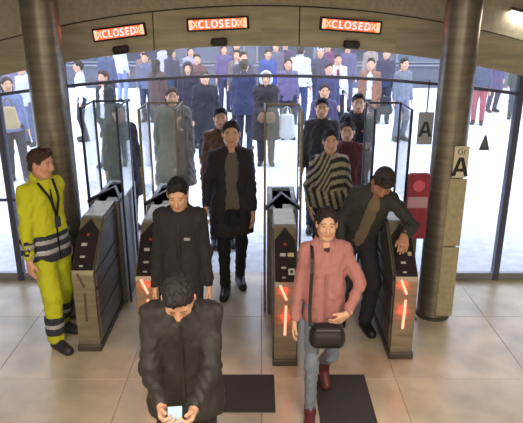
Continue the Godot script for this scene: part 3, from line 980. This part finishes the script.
	obj("stand", MB.new().box(Vector3(0, 0.41, 0.017), Vector3(0.05, 0.82, 0.03), 0.005), M.steel_dark, pad)
	obj("foot_plate", MB.new().box(Vector3(0, 0.006, 0.017), Vector3(0.16, 0.012, 0.12), 0.003), M.steel_dark, pad)
	obj("pale_band", MB.new().box(Vector3(0, 1.14, 0.036), Vector3(0.175, 0.10, 0.004), 0.001), mat(rgb(168, 134, 148), 0.5), pad)
	obj("round_mark", MB.new().lathe([Vector2(0, 0.003), Vector2(0.05, 0.003), Vector2(0.052, 0)], Vector3.ZERO, 24), mat(rgb(196, 84, 104), 0.4), pad).transform = Transform3D(Basis(Vector3.RIGHT, -PI / 2 + PI), Vector3(0, 1.29, 0.036))

	# ------------------------------------------------ shared shapes of the people
	T["head"] = make_head(0.0052)
	T["head_far"] = make_head(0.0105)
	for k in ["short", "long", "bob", "bun", "bushy", "cap", "beanie", "hood", "fur"]:
		T[k] = make_hair(k, 0.0075).mesh()
	T["hand"] = make_hand(0.45, 0.0042)
	T["grip"] = make_hand(0.95, 0.0042)
	T["shoe"] = make_shoe(0.009).mesh()
	people_near()
	people_outside()
	far_side()

func people_near() -> void:
	var refl := {"g": mat(rgb(176, 178, 182), 0.35, 0.3), "d": cloth(rgb(52, 56, 70))}
	# guard
	var guard := person("person in a yellow high-visibility jacket and trousers with dark bands", Vector3(-1.77, 0, -4.55), 1.05, {
		"near": true, "height": 1.70, "jacket": rgb(222, 226, 40), "trousers": rgb(214, 220, 42), "hair_colour": rgb(70, 50, 42), "skin": rgb(205, 152, 128),
		"hem": 0.8, "puff": 1.04, "leg": 1.12, "shins": refl, "bands": [[0.80, 0.87, "d"], [0.87, 0.905, "g"], [0.905, 0.96, "d"], [0.96, 0.995, "g"], [0.995, 1.02, "d"]],
		"foot_r": Vector3(-0.12, 0, 0.12), "foot_l": Vector3(0.12, 0, -0.08), "hand_r": Vector3(-0.25, 0.86, 0.06), "hand_l": Vector3(0.19, 0.88, 0.0), "head_yaw": 0.25, "head_pitch": 0.12, "zip": true, "shoes": rgb(40, 38, 44)})
	var lan := MB.new()
	var pts := []
	var outs := []
	for i in 9:
		var t := i / 8.0
		pts.append(Vector3(lerpf(-0.075, 0.0, t), lerpf(1.465, 1.18, t), lerpf(0.055, 0.145, minf(1.0, t * 2.2))))
		outs.append(Vector3(0, 0.2, 1).normalized())
	lan.strap(pts, Vector3(0.012, 0, 0), 0.004, outs)
	for i in 9: pts[i].x = -pts[i].x
	lan.strap(pts, Vector3(0.012, 0, 0), 0.004, outs)
	var card := thing("lanyard", "dark lanyard with a card round the neck of the guard", "lanyard", guard.position, 1.05)
	card.scale = guard.scale
	obj("ribbon", lan, M.black, card)
	obj("card", MB.new().box(Vector3(0, 1.13, 0.15), Vector3(0.06, 0.09, 0.006), 0.002), mat(rgb(60, 64, 78), 0.4), card)
	# man with the phone
	person("person in a black jacket looking down at a phone, closest to the camera", Vector3(-0.40, 0, -2.64), 0.05, {
		"near": true, "height": 1.60, "rough": 0.68, "jacket": rgb(42, 38, 35), "trousers": rgb(34, 34, 38), "hair_colour": rgb(26, 23, 22), "lean": 0.16, "hip_z": -0.06, "head_pitch": 0.62, "puff": 1.06, "hem": 0.76,
		"hand_r": Vector3(-0.085, 1.06, 0.36), "hand_l": Vector3(0.075, 1.05, 0.37), "elbow_r": Vector3(-0.45, -1, -0.4), "elbow_l": Vector3(0.45, -1, -0.4), "grip": true, "zip": true,
		"palm_r": Vector3(0.75, 0.5, -0.2), "palm_l": Vector3(-0.75, 0.5, -0.2), "point_r": Vector3(0.25, -0.25, 1), "point_l": Vector3(-0.25, -0.25, 1), "skin": rgb(196, 150, 122)})
	var ph := thing("phone", "light blue phone held in both hands of the man in the black jacket", "phone", Vector3(-0.39, 0.975, -2.62 + 0.41))
	ph.rotation = Vector3(0.5, 0.1, 0)
	obj("case", MB.new().box(Vector3.ZERO, Vector3(0.072, 0.01, 0.145), 0.003), M.black, ph)
	obj("screen", MB.new().box(Vector3(0, 0.0055, 0), Vector3(0.065, 0.002, 0.136), 0.0005), glow(Color(0.55, 0.68, 0.75), 0.5), ph)
	# man behind him
	person("person in a black jacket with a small chest logo, behind the man with the phone", Vector3(-0.58, 0, -3.96), 0.0, {
		"near": true, "height": 1.65, "wide": 0.9, "jacket": rgb(40, 38, 40), "trousers": rgb(34, 34, 40), "hair_colour": rgb(24, 22, 22), "head_pitch": 0.35, "puff": 1.08, "zip": true, "logo": rgb(150, 148, 146), "foot_l": Vector3(0.1, 0, 0.14), "foot_r": Vector3(-0.1, 0, -0.14)})
	# walking man in the open coat
	person("person in an open dark coat and grey-brown shirt walking through the middle-left lane", Vector3(-0.29, 0, -5.55), 0.05, {
		"near": true, "height": 1.74, "jacket": rgb(44, 40, 48), "shirt": rgb(112, 104, 96), "trousers": rgb(34, 33, 42), "hair_colour": rgb(30, 26, 25), "hem": 0.62, "leg": 0.86, "open": 1.1, "hair": "short",
		"foot_r": Vector3(-0.08, 0, 0.14), "foot_l": Vector3(0.07, 0, -0.1), "hand_r": Vector3(-0.25, 0.92, 0.14), "hand_l": Vector3(0.2, 0.86, 0.12)})
	# woman in pink
	var pink := person("person in a pink jacket and light blue jeans with a black shoulder bag", Vector3(0.42, 0, -3.58), 0.0, {
		"near": true, "height": 1.53, "wide": 0.9, "jacket": rgb(196, 132, 126), "shirt": rgb(60, 46, 50), "vneck": true, "zip": true, "zip_colour": rgb(150, 98, 94), "trousers": rgb(138, 150, 166), "hair": "bob", "hair_colour": rgb(36, 28, 27), "hem": 0.84, "puff": 1.02, "leg": 0.84,
		"foot_r": Vector3(-0.1, 0, 0.12), "foot_l": Vector3(0.06, 0.14, -0.34), "tip_l": 0.7, "hand_r": Vector3(-0.25, 0.84, 0.08), "hand_l": Vector3(0.17, 0.98, 0.2), "elbow_l": Vector3(1, -0.2, -0.5), "palm_l": Vector3(-0.6, 0, -0.6), "point_l": Vector3(-0.8, -0.6, 0.1), "shoes": rgb(92, 36, 40)})
	var bag := thing("shoulder_bag", "black shoulder bag hanging in front of the pink jacket", "bag", Vector3(0.43, 0, -3.58))
	bag.scale = pink.scale
	var f := Field.new(Vector3(-0.2, 0.6, 0.05), Vector3(0.2, 0.98, 0.34), 0.008)
	f.cap(Vector3(-0.08, 0.85, 0.2), Vector3(0.08, 0.85, 0.2), 0.045, 0.045, 0.03, 0.8)
	f.cap(Vector3(-0.085, 0.76, 0.2), Vector3(0.085, 0.76, 0.2), 0.055, 0.055, 0.06, 0.8)
	f.cap(Vector3(-0.085, 0.8, 0.2), Vector3(0.085, 0.8, 0.2), 0.05, 0.05, 0.06, 0.8)
	obj("pouch", f.net(), mat(rgb(34, 31, 33), 0.45, 0.0, "weave", 8.0), bag)
	obj("flap", MB.new().box(Vector3(0, 0.845, 0.262), Vector3(0.2, 0.075, 0.014), 0.006, Basis(Vector3.RIGHT, 0.12)), mat(rgb(42, 38, 40), 0.4), bag)
	pts = []
	outs = []
	for e in [[-0.12, 0.87, 0.19], [-0.125, 1.0, 0.165], [-0.12, 1.15, 0.16], [-0.115, 1.28, 0.155], [-0.112, 1.38, 0.125], [-0.112, 1.44, 0.06], [-0.112, 1.46, 0.0], [-0.115, 1.44, -0.07], [-0.115, 1.36, -0.13]]:
		pts.append(Vector3(e[0] - 0.02, e[1], e[2])); outs.append(Vector3(0, 0.3, 1).normalized())
	obj("strap", MB.new().strap(pts, Vector3(0.014, 0, 0), 0.005, outs), M.black, bag)
	# man leaning over the right gate
	person("person in a dark cap and open dark jacket leaning over the right gate", Vector3(0.855, 0, -4.77), 0.05, {
		"near": true, "height": 1.72, "jacket": rgb(58, 60, 58), "shirt": rgb(134, 118, 92), "trousers": rgb(46, 46, 54), "hair": "beanie", "hair_colour": rgb(62, 50, 46), "skin": rgb(176, 128, 104), "roll": -0.2, "lean": 0.42, "hip_x": 0.0, "hip_z": -0.14, "hip": 0.83, "head_pitch": 0.3, "open": 0.95,
		"hand_l": Vector3(0.25, 1.04, 0.43), "elbow_l": Vector3(0.6, -0.3, -0.3), "point_l": Vector3(-0.3, -0.5, 1), "palm_l": Vector3(-0.2, -1, -0.3), "hand_r": Vector3(-0.2, 0.82, 0.16), "foot_l": Vector3(0.08, 0, 0.06), "foot_r": Vector3(-0.12, 0, -0.12)})
	# woman in the striped jacket
	person("person in a black and beige striped jacket and dark skirt in the right lane", Vector3(0.66, 0, -5.56), 0.0, {
		"near": true, "height": 1.66, "wide": 0.88, "jacket": Color.WHITE, "jacket_cell": 0.011, "pattern": striped, "trousers": rgb(44, 42, 52), "hair": "bob", "hair_colour": rgb(28, 25, 26), "hem": 0.93, "puff": 1.04, "hand_r": Vector3(-0.22, 0.95, 0.14), "hand_l": Vector3(0.2, 0.98, 0.16), "foot_l": Vector3(0.09, 0, 0.12)})

func striped(p: Vector3) -> Color:
	var q := p.y + absf(p.x) * 0.8 - 0.16 * sin(p.x * 7.0) if p.y > 1.12 else p.x * 1.1 + p.y * 0.35
	var t := fposmod(q * 11.5, 1.0)
	return Color(0.03, 0.028, 0.03) if t < 0.48 else Color(0.46, 0.40, 0.28)

func people_outside() -> void:
	var W := rgb(222, 226, 236)
	# [label, x, z, turn, pose and clothes]
	var list := [
		["person in a brown top close behind the man in the open coat", -0.47, -6.75, 0.1, {"jacket": rgb(120, 84, 66), "trousers": rgb(40, 40, 52), "hair_colour": rgb(28, 24, 24), "cell": 0.02, "height": 1.68}],
		["person in a dark grey jacket behind the striped jacket", 0.74, -7.25, -0.1, {"jacket": rgb(66, 62, 66), "trousers": rgb(40, 40, 52), "cell": 0.02}],
		["person in a dark red coat with a high hair bun, behind the striped jacket", 0.95, -6.45, -0.2, {"jacket": rgb(104, 50, 54), "trousers": rgb(40, 38, 48), "hair": "bun", "hem": 0.6, "cell": 0.02, "height": 1.58}],
		["person in a black jacket with a red patch, right of the high hair bun", 1.24, -7.6, -0.1, {"jacket": rgb(46, 44, 52), "trousers": rgb(38, 38, 50), "cell": 0.02, "puff": 1.12, "hem": 0.76, "logo": rgb(170, 70, 70), "height": 1.73, "hand_l": Vector3(0.1, 1.1, 0.26)}],
		["person in a black coat with long black hair left of the grey-brown coat", -1.78, -7.35, 0.5, {"jacket": rgb(34, 33, 40), "trousers": rgb(34, 34, 44), "hair": "long", "hair_colour": rgb(22, 20, 24), "hem": 0.5, "puff": 1.15, "cell": 0.02, "height": 1.64}],
		["person in a long grey-brown coat beyond the left gates", -1.2, -8.0, 0.2, {"jacket": rgb(92, 87, 80), "trousers": rgb(60, 58, 62), "hair": "long", "hair_colour": rgb(70, 52, 44), "hem": 0.42, "puff": 1.35, "cell": 0.02, "height": 1.76}],
		["person in a purple jacket with dark hair right of the hooded woman", 0.98, -9.3, 0.0, {"jacket": rgb(86, 76, 116), "trousers": rgb(56, 60, 84), "hair": "bob", "height": 1.66}],
		["person in a white shirt and dark trousers standing far left", -3.93, -13.0, -1.2, {"jacket": W, "trousers": rgb(36, 38, 52)}],
		["person in an open blackish-green coat and white shirt walking left", -2.83, -10.8, -0.6, {"jacket": rgb(44, 48, 46), "shirt": W, "trousers": rgb(88, 104, 130), "hem": 0.55, "hair_colour": rgb(64, 44, 40), "foot_l": Vector3(0.08, 0, 0.25), "foot_r": Vector3(-0.08, 0, -0.22)}],
		["person in a white shirt and pale blue jeans seen from behind", -4.42, -19.0, 2.9, {"jacket": W, "trousers": rgb(140, 158, 210), "height": 1.8, "cell": 0.032}],
		["person in a patterned rose-brown jacket far behind the left gate", -3.3, -17.0, 0.3, {"jacket": rgb(150, 116, 112), "trousers": rgb(74, 70, 84), "hair": "long", "cell": 0.032}],
		["person with long dark hair and a brown coat walking away", -2.34, -13.5, 2.7, {"jacket": rgb(92, 72, 66), "trousers": rgb(66, 62, 70), "hair": "long", "hair_colour": rgb(36, 32, 38), "hem": 0.6}],
		["tall person in a dark blue jacket facing away", -2.22, -15.0, 2.5, {"jacket": rgb(52, 58, 84), "trousers": rgb(34, 36, 52), "height": 1.9}],
		["person in a long black coat walking towards the middle-left lane", -1.02, -10.8, 0.2, {"jacket": rgb(40, 40, 48), "trousers": rgb(36, 36, 46), "hem": 0.5, "puff": 1.2, "hair_colour": rgb(52, 42, 40), "foot_l": Vector3(0.08, 0, 0.2), "foot_r": Vector3(-0.08, 0, -0.18)}],
		["person in a black coat with a white fur-trimmed hood holding a bag", 0.08, -10.8, 0.0, {"jacket": rgb(44, 38, 42), "trousers": rgb(40, 38, 48), "hair": "furhood", "hem": 0.5, "puff": 1.34, "height": 1.70, "hand_r": Vector3(-0.08, 1.0, 0.24), "hand_l": Vector3(0.1, 1.02, 0.24)}],
		["person in a bright blue jacket behind the fur hood", 0.17, -16.0, 0.2, {"jacket": rgb(58, 84, 160), "trousers": rgb(56, 58, 80), "puff": 1.12, "height": 1.78}],
		["person in a white jacket and blue jeans with arms hanging", 0.96, -15.0, 2.9, {"jacket": W, "trousers": rgb(62, 76, 112), "height": 1.94, "puff": 1.12}],
		["person in a navy jacket with a white hat", 1.52, -15.7, 0.0, {"jacket": rgb(66, 66, 96), "trousers": rgb(60, 64, 92), "hair": "beanie", "hair_colour": rgb(206, 206, 216), "height": 1.86}],
		["person in a white jacket with a red scarf and black trousers", 1.76, -14.0, 0.1, {"jacket": W, "shirt": rgb(150, 50, 62), "open": 0.7, "trousers": rgb(32, 32, 42), "height": 1.8}],
		["person with a mass of dark bushy hair and a mauve jacket", 2.4, -17.0, 0.0, {"jacket": rgb(98, 92, 132), "trousers": rgb(80, 84, 110), "hair": "bushy", "hair_colour": rgb(40, 38, 52), "height": 1.9, "cell": 0.032, "puff": 1.15}],
		["person in an orange-brown jacket and white shirt, behind the right gate", 2.35, -13.0, -0.3, {"jacket": rgb(150, 108, 88), "shirt": W, "trousers": rgb(64, 64, 80), "hem": 0.7, "height": 1.78}],
		["person in a grey jacket and grey trousers beyond the right gate", 3.06, -13.0, 0.4, {"jacket": rgb(118, 124, 138), "trousers": rgb(122, 130, 156), "height": 1.78}],
		["person in dark blue beside the person in grey", 3.12, -15.2, -0.3, {"jacket": rgb(46, 52, 84), "trousers": rgb(40, 44, 66), "height": 1.86}],
		["person in a violet coat in the distant crowd over the middle-left lane", -1.05, -17.0, 0.3, {"jacket": rgb(104, 88, 140), "trousers": rgb(64, 62, 88), "hair": "long", "cell": 0.032, "height": 1.85}],
		["person in a grey-brown jacket in the crowd left of the blue jacket", -0.62, -15.5, -0.2, {"jacket": rgb(126, 112, 108), "shirt": rgb(206, 200, 206), "trousers": rgb(60, 58, 76), "height": 1.8}],
		["person in a reddish-brown jacket left of the grey-brown jacket", -1.55, -14.6, 0.1, {"jacket": rgb(112, 72, 76), "trousers": rgb(54, 52, 70), "height": 1.76}],
		["person in a wide navy jacket with arms at the sides in mid crowd", -0.35, -12.0, 2.9, {"jacket": rgb(50, 54, 88), "trousers": rgb(40, 44, 66), "puff": 1.15, "hem": 0.7, "height": 1.82}],
		["person in a mauve top behind the white carrier bag", 0.58, -13.2, 0.1, {"jacket": rgb(112, 100, 138), "trousers": rgb(44, 44, 62), "hair": "long", "height": 1.76}],
		["person in a light blue top and dark trousers at the left edge", -4.12, -9.7, 0.6, {"jacket": rgb(122, 140, 186), "trousers": rgb(40, 42, 56), "hair": "long", "foot_l": Vector3(0.08, 0, 0.2), "foot_r": Vector3(-0.08, 0, -0.15)}],
		["person in a white and pale blue shirt beside the left column", -4.95, -12.5, -0.4, {"jacket": rgb(206, 212, 232), "trousers": rgb(86, 98, 130)}],
		["person in a violet-grey jacket farthest left", -5.75, -14.0, 0.2, {"jacket": rgb(136, 126, 158), "trousers": rgb(60, 66, 96), "height": 1.78}],
		["person in red trousers and a dark blue top, right of the right column", 5.5, -15.0, -0.5, {"jacket": rgb(70, 84, 112), "trousers": rgb(170, 84, 96)}],
		["person in a purple coat right of the red trousers", 6.6, -17.0, 0.2, {"jacket": rgb(86, 74, 118), "trousers": rgb(62, 64, 90), "hem": 0.6, "cell": 0.032, "height": 1.8}],
		["person in a dark green jacket at the right of the glass bay", 6.75, -15.8, -0.4, {"jacket": rgb(66, 80, 74), "trousers": rgb(66, 78, 92)}],
		["person in a slate blue jacket in the crowd above the leftmost gate", -4.2, -16.4, 0.4, {"jacket": rgb(84, 96, 130), "trousers": rgb(50, 54, 76), "cell": 0.032, "height": 1.82}],
		["person in a pale grey top between the leftmost heads of the crowd", -3.1, -19.3, -0.3, {"jacket": rgb(196, 198, 208), "trousers": rgb(84, 92, 120), "cell": 0.032, "height": 1.8}],
		["person in black with a dark hood standing behind the long black coat", -1.5, -12.3, 0.1, {"jacket": rgb(50, 48, 62), "trousers": rgb(44, 44, 60), "hair": "hood", "hair_colour": rgb(46, 44, 58), "height": 1.74}],
		["person in a plum coat between the violet and grey-brown jackets", -0.75, -18.4, 0.2, {"jacket": rgb(98, 64, 96), "trousers": rgb(52, 50, 70), "hair": "bob", "cell": 0.032, "height": 1.86}],
		["person in a dark indigo coat just left of the fur hood", -0.42, -13.8, 0.4, {"jacket": rgb(58, 56, 92), "trousers": rgb(46, 46, 68), "hem": 0.6, "puff": 1.15, "height": 1.86}],
		["person in a grey-violet coat just right of the fur hood", 0.42, -17.8, -0.2, {"jacket": rgb(106, 100, 126), "trousers": rgb(62, 62, 86), "hair": "long", "hem": 0.6, "cell": 0.032, "height": 1.88}],
		["person in a dark purple jacket left of the white jacket and jeans", 0.72, -18.6, 0.1, {"jacket": rgb(82, 62, 104), "trousers": rgb(54, 54, 78), "cell": 0.032, "height": 1.9}],
		["person in an ink blue coat behind the purple jacket", 1.38, -12.4, 0.2, {"jacket": rgb(62, 64, 98), "trousers": rgb(48, 50, 74), "puff": 1.1, "height": 1.72}],
		["person in a magenta scarf and dark top behind the white hat", 1.98, -18.2, 0.0, {"jacket": rgb(116, 60, 104), "trousers": rgb(58, 56, 80), "cell": 0.032, "height": 1.86}],
		["person in a beige top left of the person in grey", 3.3, -18.4, 0.2, {"jacket": rgb(164, 150, 140), "trousers": rgb(70, 72, 92), "cell": 0.032, "height": 1.84}],
		["person in a blue-grey jacket left of the tall dark blue jacket", -2.95, -15.4, -0.1, {"jacket": rgb(104, 112, 140), "trousers": rgb(58, 62, 84), "height": 1.74}],
		["person in a pale lilac top left of the long black coat", -1.95, -16.8, 0.3, {"jacket": rgb(178, 172, 200), "trousers": rgb(70, 72, 98), "hair": "bob", "cell": 0.032, "height": 1.8}],
		["person in a navy coat behind the violet-grey jacket at left", -5.9, -17.2, 0.3, {"jacket": rgb(56, 62, 98), "trousers": rgb(48, 52, 78), "cell": 0.032, "height": 1.8}],
		["person in teal-grey between the red trousers and the purple coat", 6.2, -19.0, 0.1, {"jacket": rgb(88, 104, 112), "trousers": rgb(66, 72, 90), "cell": 0.032, "height": 1.8}],
	]
	for e in list:
		person(e[0], Vector3(e[1], 0, e[2]), e[3], e[4])
	# white carrier bag, brown handbag, beige bag, black bag
	carry_bag("white carrier bag hanging beside the fur-hooded coat", Vector3(0.46, 0.52, -10.75), Vector3(0.32, 0.46, 0.14), rgb(226, 232, 232))
	carry_bag("brown bag held in front of the fur-hooded coat", Vector3(0.09, 0.86, -10.47), Vector3(0.3, 0.18, 0.12), rgb(120, 92, 72))
	carry_bag("beige bag carried at the left edge", Vector3(-4.02, 0.95, -9.4), Vector3(0.28, 0.36, 0.12), rgb(196, 176, 136))
	carry_bag("black bag hanging beside the orange-brown jacket", Vector3(2.68, 0.62, -12.8), Vector3(0.26, 0.4, 0.14), rgb(42, 42, 52))

func carry_bag(label: String, at: Vector3, size: Vector3, col: Color) -> void:
	var t := thing("bag", label, "bag", at)
	var f := Field.new(Vector3(-size.x, -0.1, -size.z * 1.2), Vector3(size.x, size.y + 0.1, size.z * 1.2), 0.022)
	f.cap(Vector3(-size.x * 0.3, size.z * 0.5, 0), Vector3(size.x * 0.3, size.z * 0.5, 0), size.z * 0.5, size.z * 0.5, 0.05)
	f.cap(Vector3(-size.x * 0.3, size.z * 0.5, 0), Vector3(-size.x * 0.26, size.y * 0.85, 0), size.z * 0.5, size.z * 0.35, 0.06)
	f.cap(Vector3(size.x * 0.3, size.z * 0.5, 0), Vector3(size.x * 0.26, size.y * 0.85, 0), size.z * 0.5, size.z * 0.35, 0.06)
	f.cap(Vector3(0, size.z * 0.5, 0), Vector3(0, size.y * 0.85, 0), size.z * 0.5, size.z * 0.4, 0.06)
	f.keep(Vector3(0, size.y * 0.95, 0), Vector3.DOWN)
	obj("pouch", f.net(), cloth(col), t)
	var pts := []
	for i in 9:
		var a := PI * i / 8.0
		pts.append(Vector3(cos(a) * size.x * 0.25, size.y * 0.93 + sin(a) * 0.14, 0))
	obj("handle", MB.new().tube(pts, 0.011, 8), cloth(col.darkened(0.3)), t)

func far_side() -> void:
	# long shop front across the square
	var t := thing("far_building", "long grey-blue shop front across the square", "building", Vector3(0, 0, -22.5))
	obj("wall", MB.new().box(Vector3(0, 3.5, -0.5), Vector3(60, 7.0, 0.6), 0.01), mat(rgb(100, 104, 118), 0.7, 0.0, "mottle", 0.15), t)
	obj("base", MB.new().box(Vector3(0, 0.12, -0.17), Vector3(60, 0.24, 0.1), 0.01), mat(rgb(84, 88, 100), 0.7), t)
	obj("ledge", MB.new().box(Vector3(0, 0.82, -0.15), Vector3(60, 0.06, 0.14), 0.01), mat(rgb(124, 128, 140), 0.6), t)
	var frame := MB.new().box(Vector3(0, 1.75, -0.17), Vector3(2.2, 1.7, 0.1), 0.02).mesh()
	var pane := MB.new().box(Vector3(0, 1.75, -0.11), Vector3(2.04, 1.54, 0.03), 0.005).mesh()
	var fm := mat(rgb(118, 122, 136), 0.5)
	var pm := [mat(rgb(70, 76, 92), 0.12), mat(rgb(92, 98, 112), 0.12), mat(rgb(60, 64, 82), 0.12)]
	for i in 18:
		var w := inst("window", frame, fm, t)
		w.position.x = -22.5 + i * 2.6
		inst("pane", pane, pm[(i * 2) % 3], w)
